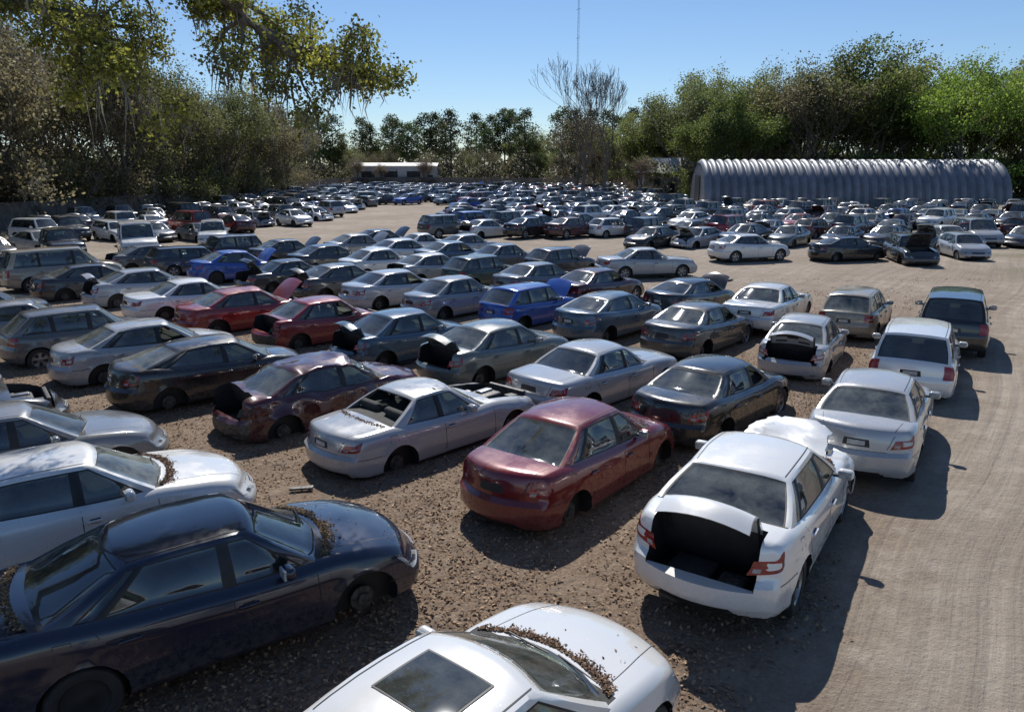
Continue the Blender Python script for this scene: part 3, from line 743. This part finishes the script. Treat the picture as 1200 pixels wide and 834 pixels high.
T['p1']=pine('pine1',41,20); T['p2']=pine('pine2',42,20)
def tree(k,name,x,y,s=1,sz=None):
    o=bpy.data.objects.new(name,T[k]); COL.objects.link(o); o.location=(x,y,0); o.rotation_euler=(0,0,random.uniform(0,6.28)); sz=sz or s; o.scale=(s,s,sz)
for i in range(17):
    y=44+i*6.4; s=random.uniform(.85,1.1)*(1.16-.024*i); tree(random.choice(['o1','o2','o3']),'oak_tree',-48.5+random.uniform(-2.5,2)+i*.35,y,s)
for i in range(9):
    y=42+i*11.5; tree(random.choice(['o1','o2','o3']),'oak_tree',-61+random.uniform(-3,3),y,random.uniform(.95,1.15)*(1.12-.02*i))
for i in range(12): tree(random.choice(['brown','o3']),'understory_tree',-46+random.uniform(-1.5,1),52+i*9,random.uniform(.35,.5))
for i in range(62):
    x=-90+i*2.9+random.uniform(-1,1); y=220+random.uniform(0,26)
    if random.random()<.8: tree(random.choice(['p1','p2']),'pine_tree',x,y,random.uniform(.82,1.08))
    else: tree(random.choice(['r2','r1','brown']),'deciduous_tree',x,y,random.uniform(.5,.7))
for i in range(17): tree(random.choice(['brown','r3','r3','r2']),'deciduous_tree',-44+i*5.2+random.uniform(-1,1),214+random.uniform(0,6),random.uniform(.35,.5))
for i in range(12): tree(random.choice(['r1','r3','r2','brown']),'deciduous_tree',14+i*4.5,172+random.uniform(-4,10),random.uniform(.55,.8))
for i in range(20):
    x=36+i*4.2; s=np.interp(x,[36,46,60,110],[.72,.95,1.10,1.02])*random.uniform(.86,1.1)
    tree(random.choice(['r1','r2','r1','r2','r3']),'deciduous_tree',x,138+random.uniform(-4,10),s)
for i in range(13): tree(random.choice(['r1','r2','o2']),'deciduous_tree',34+i*7,156+random.uniform(-2,10),random.uniform(.85,1.1))
tree('y1','young_leaf_tree',76,131,1.08); tree('y1','young_leaf_tree',92,133,1.05); tree('r3','deciduous_tree',51,134,.95)
tree('bare','bare_tree',12.2,132,1.0); tree('bare','bare_tree',16.2,136,.95); tree('bare','bare_tree',34,150,.8)
def brush(name,segs,hgt,n,ls,lo,hi):
    P=[]
    for (x0,y0,x1,y1,wd) in segs:
        t=rng.random(n); nx=-(y1-y0);ny=x1-x0;l=math.hypot(nx,ny); o=rng.normal(size=n)*wd
        hh=np.array([.6+.9*noise.noise(Vector((a*l*.12,x0*.3,2))) for a in t])
        z=rng.random(n)**.8*hgt*np.clip(hh,.3,1.3)
        P.append(np.stack([x0+(x1-x0)*t+nx/l*o,y0+(y1-y0)*t+ny/l*o,z],1))
    P=np.concatenate(P); V,F=quads(P,rng.uniform(.5,1.2,len(P))*ls,.7)
    tone=np.array([noise.noise(Vector(p)*.35) for p in P])*.9+.5; tone=np.clip(tone,0,1)[:,None]
    c=np.array(lo)*(1-tone)+np.array(hi)*tone; c*=rng.uniform(.7,1.3,(len(P),1))
    COL.objects.link(bpy.data.objects.new(name,attr_mesh(name,[(V,F,0,np.repeat(c,4,axis=0))],[M_LEAF])))
brush('undergrowth',[(-49,38,-46,165,1.6),(-54,38,-50,165,2)],8,24000,.22,(.05,.048,.025),(.19,.16,.085))
brush('undergrowth',[(-60,212,90,212,3),(-90,232,120,230,4),(-60,165,-60,235,3)],9,17000,.34,(.05,.052,.028),(.17,.15,.085))
brush('undergrowth',[(30,133,125,137,3),(26,154,125,154,4)],9,16000,.32,(.045,.05,.022),(.17,.165,.065))
brush('distant_treeline',[(-600,420,600,420,10)],26,40000,1.2,(.05,.06,.035),(.12,.13,.07))

# near oak overhanging
t=Tree(77); R=t.R; t.minr=.006
def limb(pts,r0,r1,subs=4,sub_len=1.0,depth=2):
    pts=[Vector(p) for p in pts]; P=[];n=5
    for i in range(len(pts)-1):
        for j in range(n): P.append(pts[i].lerp(pts[i+1],j/n)+Vector((R.gauss(0,.05),R.gauss(0,.05),R.gauss(0,.05))))
    P.append(pts[-1]); m=len(P); rad=[r0+(r1-r0)*i/(m-1) for i in range(m)]; t.tube(P,rad,7)
    for i in range(2,m):
        for k in range(subs if i>m*.35 else 1):
            d=(P[i]-P[i-1]).normalized(); q=Vector((R.gauss(0,1),R.gauss(0,1),R.gauss(-.1,.7))).normalized()
            t.grow(P[i],(d*.6+q).normalized(),sub_len*R.uniform(.4,1),rad[i]*.35+.006,depth-1,.8,-.05,(2,3))
t.tube([Vector((-15,12.5,-.3)),Vector((-14.8,12.6,4)),Vector((-14.2,12.8,8.5))],[.6,.48,.4],12)
TR=(-14.2,12.8,8.3)
limb([TR,(-10.5,13.2,9.6),(-6.2,13.2,8.9),(-4.6,12.9,7.95),(-3.5,12.8,7.2),(-2.6,12.6,6.75)],.22,.03,3,.75)
limb([TR,(-11,12.4,9.0),(-8,12,8.0),(-6.4,11.8,7.45),(-5.5,11.5,6.75)],.2,.025,2,.7)
limb([TR,(-9,13.5,10.8),(-5,13.5,9.6),(-2.0,13,8.7)],.24,.02,1,.6)
limb([TR,(-12,13.5,8.8),(-9.5,14,8.4),(-7.6,14.2,7.9),(-6.6,14,7.7)],.18,.025,2,.8)
limb([TR,(-10.5,14.5,9.4),(-7.5,15,9.0),(-5.2,15,8.5),(-4.2,15,7.8)],.18,.025,2,.8)
limb([TR,(-12,15,11),(-9,18,13),(-5,20,14.5),(-2,21,15)],.3,.04,2,1.6)
limb([TR,(-13,16,12),(-11,20,13.5),(-8,22,15)],.28,.04,2,1.5)
limb([TR,(-12,13,12),(-10,15,15),(-7,16.5,16)],.28,.04,2,1.5)
me=finish(t,'near_oak',0,28,.036,.12,(.09,.10,.02),(.44,.45,.085),moss=190,mosslen=(.3,1.5),norm=False,mw=.45)
COL.objects.link(bpy.data.objects.new('live_oak_tree',me))

# ------------------------------------------------------------------ ground
def ground_mat():
    k=NT('dirt_ground'); tc=k.n('TexCoord').outputs['Object']
    sx=k.n('SeparateXYZ',Vector=tc); X,Yy=sx.outputs[0],sx.outputs[1]
    d=k.math('SUBTRACT',k.math('MULTIPLY',k.math('SUBTRACT',X,2.8),.807),k.math('MULTIPLY',k.math('SUBTRACT',Yy,6.9),.59))
    al=k.math('ADD',k.math('MULTIPLY',X,.59),k.math('MULTIPLY',Yy,.807))
    big=k.noise(tc,.12,6,.6); med=k.noise(tc,1.3,8,.7); fine=k.noise(tc,18,8,.75); mid=k.noise(tc,.45,7,.65)
    wob=k.math('MULTIPLY',k.math('SUBTRACT',med,.5),2.2)
    road=k.ramp(k.math('ADD',d,wob),-.8,1.2)
    far=k.ramp(k.math('ADD',Yy,k.math('MULTIPLY',wob,3.0)),25,36)
    light=k.math('MAXIMUM',road,far)
    dw=k.math('ADD',d,k.math('MULTIPLY',k.math('SUBTRACT',k.noise(tc,.10,1),.5),1.6))
    st=k.n('CombineXYZ',X=k.math('MULTIPLY',dw,3.2),Y=k.math('MULTIPLY',al,.07),Z=0.0).outputs[0]
    tracks=k.noise(st,1.0,4,.55)
    sand=k.mix(k.ramp(med,.3,.7),C(.30,.245,.19),C(.43,.37,.295))
    sand=k.mix(k.math('MULTIPLY',k.ramp(tracks,.44,.60),.5),sand,C(.25,.205,.16))
    sand=k.mix(k.math('MULTIPLY',k.ramp(mid,.48,.62),.5),sand,C(.24,.19,.14))
    sand=k.mix(k.math('MULTIPLY',k.ramp(big,.38,.62),k.math('MULTIPLY',far,.6)),sand,C(.21,.155,.11))
    vor=k.n('TexVoronoi',Vector=tc,Scale=26.0); lv=k.ramp(k.n('SeparateXYZ',Vector=vor.outputs['Color']).outputs[0],0,1)
    litter=k.mix(lv,C(.10,.062,.038),C(.34,.23,.15)); litter=k.mix(k.ramp(fine,.35,.65),litter,C(.21,.155,.11))
    litter=k.mix(k.math('MULTIPLY',k.ramp(med,.5,.62),.5),litter,C(.30,.24,.175))
    col=k.mix(light,litter,sand)
    col=k.mix(k.math('MULTIPLY',k.ramp(fine,.55,.72),.45),col,C(.16,.125,.095))
    g=k.math('MULTIPLY',k.ramp(k.math('ADD',k.math('MULTIPLY',big,.7),k.math('MULTIPLY',med,.3)),.49,.60),k.ramp(k.math('SUBTRACT',X,k.math('MULTIPLY',Yy,.2)),15,24))
    col=k.mix(k.math('MULTIPLY',g,.65),col,C(.10,.12,.045))
    peb=k.n('TexVoronoi',Vector=tc,Scale=9.0); pm=k.math('MULTIPLY',k.ramp(peb.outputs['Distance'],.16,.10),.45)
    col=k.mix(pm,col,C(.42,.37,.31))
    h=k.math('ADD',k.math('MULTIPLY',fine,.6),k.math('ADD',k.math('MULTIPLY',med,1.8),k.math('MULTIPLY',tracks,1.6)))
    return k.done(k.n('BsdfPrincipled',Base_Color=col,Roughness=.95,Normal=k.bump(h,.07,.9)).outputs[0])
me=bpy.data.meshes.new('ground'); me.from_pydata([(-1500,-500,0),(1500,-500,0),(1500,2500,0),(-1500,2500,0)],[],[(0,1,2,3)]); me.materials.append(ground_mat())
COL.objects.link(bpy.data.objects.new('ground',me))

# ------------------------------------------------------------------ structures
def obj(name,V,F,mats,mi=0,parent=None,smooth=False):
    me=bpy.data.meshes.new(name); me.from_pydata([tuple(map(float,v)) for v in V],[],[tuple(f) for f in F])
    for m in mats: me.materials.append(m)
    if isinstance(mi,list): me.polygons.foreach_set('material_index',mi)
    if smooth: me.polygons.foreach_set('use_smooth',[True]*len(F))
    o=bpy.data.objects.new(name,me); COL.objects.link(o); o.parent=parent; return o
def box(c,d):
    x,y,z=[q/2 for q in d]; cx,cy,cz=c
    V=[(cx+a*x,cy+b*y,cz+e*z) for a in(-1,1) for b in(-1,1) for e in(-1,1)]
    return V,[(0,1,3,2),(4,6,7,5),(0,4,5,1),(2,3,7,6),(0,2,6,4),(1,5,7,3)]
def boxes(lst):
    V=[];F=[]
    for c,d in lst:
        v,f=box(c,d); o=len(V); V+=v; F+=[tuple(i+o for i in q) for q in f]
    return V,F
def steel_mat():
    k=NT('galvanised_steel'); tc=k.n('TexCoord').outputs['Object']
    f=k.noise(tc,.5,6,.6); g=k.noise(k.n('Mapping',Vector=tc,Scale=(2,2,.2)).outputs[0],1.5,5)
    c=k.mix(k.ramp(f,.3,.7),C(.13,.145,.17),C(.24,.26,.295)); c=k.mix(k.math('MULTIPLY',k.ramp(g,.55,.75),.4),c,C(.15,.12,.095))
    return k.done(k.n('BsdfPrincipled',Base_Color=c,Roughness=.5,Metallic=.3).outputs[0])
M_STEEL=steel_mat(); M_WHITE=simple('painted_metal',(.45,.44,.42),.6,0,.6,.2); M_DARK=simple('dark_opening',(.02,.02,.022),.6)
M_ROOF=simple('roof',(.48,.47,.45),.6,0,1,.15); M_WOOD=simple('weathered_wood',(.16,.145,.13),.9,0,1.5,.4)
L0=44.5; R0=5.9; rib=1.25; nr=int(L0/rib); V=[];F=[];na=28; per=10; nxs=nr*per+1
for i in range(nxs):
    x=i*L0/(nxs-1); ph=(i%per)/per; rr=R0+.50*abs(math.sin(math.pi*ph))**.8
    for j in range(na+1):
        th=math.pi*j/na; V.append((x,-math.cos(th)*rr*1.05,math.sin(th)*rr))
F=gridF(nxs,na+1)
hut=bpy.data.objects.new('quonset_hut',None); COL.objects.link(hut); hut.location=(29,120.5,0); hut.rotation_euler=(0,0,math.radians(-3))
o=obj('arched_roof',V,F,[M_STEEL],0,hut,True)
for xx in (.05,L0-.05):
    ring=[(xx,-math.cos(math.pi*j/na)*R0*1.03,math.sin(math.pi*j/na)*R0*.985) for j in range(na+1)]
    obj('end_wall',ring,[tuple(range(na+1))],[M_STEEL],0,hut)
v,f=box((-.03,0,2),(.08,4,4)); obj('door',v,f,[M_DARK],0,hut)
wb=bpy.data.objects.new('white_warehouse',None); COL.objects.link(wb); wb.location=(-31,204.5,0)
v,f=box((0,4,2.7),(22,9,5.4)); obj('walls',v,f,[M_WHITE],0,wb)
v=[(-11.3,-.8,5.3),(11.3,-.8,5.3),(11.3,4,6.2),(-11.3,4,6.2),(11.3,8.8,5.3),(-11.3,8.8,5.3)]; obj('roof',v,[(0,1,2,3),(3,2,4,5)],[M_ROOF],0,wb)
v,f=boxes([((-7,-.55,2),(3.6,.06,4)),((-1,-.55,2),(3.6,.06,4)),((5,-.55,2),(3.6,.06,4)),((9.4,-.55,2.4),(1.4,.06,1.2))]); obj('doors',v,f,[M_DARK],0,wb)
for p in ((-40,201),(-23,201.5),(-34.5,201.8)): tree('brown','young_tree',p[0],p[1],random.uniform(.35,.5))
hs=bpy.data.objects.new('house',None); COL.objects.link(hs); hs.location=(31.5,152,0)
v,f=box((0,3,2.1),(11,7,4.2)); obj('walls',v,f,[simple('siding',(.35,.32,.28),.8)],0,hs)
v=[(-6.3,-1.2,4.1),(6.3,-1.2,4.1),(4.0,3,6.9),(-4.0,3,6.9),(6.3,7.4,4.1),(-6.3,7.4,4.1)]; obj('roof',v,[(0,1,2,3),(3,2,4,5),(1,4,2),(0,3,5)],[M_ROOF],0,hs)
v,f=boxes([((-3,-.55,2.2),(1.4,.06,1.3)),((3,-.55,2.2),(1.4,.06,1.3)),((0,-.55,1.1),(1,.06,2.1))]); obj('windows',v,f,[M_DARK],0,hs)
tree('brown','young_tree',24.5,147,.45); tree('r3','young_tree',37.5,147,.3)
def fence(x0,y0,x1,y1,h=2.0):
    n=int(math.hypot(x1-x0,y1-y0)/.30); ang=math.atan2(y1-y0,x1-x0); V=[];F=[]
    dx,dy=math.cos(ang)*.14,math.sin(ang)*.14
    for i in range(n):
        t=i/n; x=x0+(x1-x0)*t;y=y0+(y1-y0)*t; hh=h+random.uniform(-.06,.06)+.1*math.sin(i*.03); o=len(V)
        px,py=-dy*.12,dx*.12; j=random.uniform(-.01,.01)
        for s in(-1,1):
            for q in (-1,1):
                for z in (0,hh): V.append((x+dx*s+px*q+j,y+dy*s+py*q+j,z))
        F+=[tuple(o+k for k in q) for q in [(0,1,3,2),(4,6,7,5),(0,4,5,1),(2,3,7,6),(1,5,7,3)]]
    obj('wooden_fence',V,F,[M_WOOD])
fence(-44,46,-44,200,2.2); fence(-44,203,75,203,2.4)
V=[];F=[]
def stick(a,b,r):
    v,f=tube([Vector(a),Vector(b)],[r,r],4); o=len(V); V.extend(v); F.extend([tuple(i+o for i in q) for q in f])
hm=90; cr=[(.35*math.cos(q),.35*math.sin(q)) for q in (0,2.09,4.19)]
for cx,cy in cr: stick((cx,cy,0),(cx,cy,hm),.05)
for i in range(60):
    z=i*1.5
    for q in range(3): a=cr[q];b=cr[(q+1)%3]; stick((a[0],a[1],z),(b[0],b[1],z+1.5),.025)
for z in (30,52,62,70):
    for q in range(2): stick((-.8,.2*q,z),(.8,.2*q,z+.6),.06)
mo=obj('radio_mast',V,F,[M_STEEL]); mo.location=(25,305,0)
for i in range(30):
    x=random.uniform(-12,13); y=random.uniform(11,40)
    if road_d(x,y)>-1: continue
    v,f=rbox((0,0,.04),(random.uniform(.15,.6),random.uniform(.06,.3),random.uniform(.03,.09)),.015)
    v=[(a+.05*noise.noise(Vector((a*5,b*5,i))),b,c+.04*noise.noise(Vector((a*6,b*3,i+5)))) for a,b,c in v]
    o=obj('scrap_part',v,f,[random.choice([M_BLACK,M_ENG,M_RIM,M_BLACK])]); o.location=(x,y,.01); o.rotation_euler=(0,0,random.uniform(0,6))

# ------------------------------------------------------------------ light, sky, camera
el=math.radians(47); az=math.radians(-3)
sd=Vector((math.sin(az)*math.cos(el),math.cos(az)*math.cos(el),math.sin(el)))
sun=bpy.data.lights.new('sun','SUN'); sun.energy=5.0; sun.angle=math.radians(.5); sun.color=(1,.96,.90)
so=bpy.data.objects.new('sun',sun); COL.objects.link(so); so.rotation_euler=(-sd).to_track_quat('-Z','Y').to_euler()
w=bpy.data.worlds.new('World'); scene.world=w; w.use_nodes=True; nt=w.node_tree
sk=nt.nodes.new('ShaderNodeTexSky'); sk.sky_type='NISHITA'; sk.sun_disc=False; sk.sun_elevation=el; sk.sun_rotation=az
sk.air_density=1.0; sk.dust_density=0.1; sk.ozone_density=3.0; sk.altitude=300
mx=nt.nodes.new('ShaderNodeMix'); mx.data_type='RGBA'; mx.blend_type='MULTIPLY'; mx.inputs[0].default_value=1; mx.inputs[7].default_value=(.84,.94,1.08,1)
bg=nt.nodes['Background']; nt.links.new(sk.outputs[0],mx.inputs[6]); nt.links.new(mx.outputs[2],bg.inputs[0]); bg.inputs[1].default_value=.092
cam=bpy.data.cameras.new('camera'); cam.sensor_width=36; cam.lens=26.4; cam.clip_end=5000; cam.clip_start=.1
co=bpy.data.objects.new('camera',cam); COL.objects.link(co); co.location=(0,0,5.4); co.rotation_euler=(math.radians(90-14.2),0,0); scene.camera=co
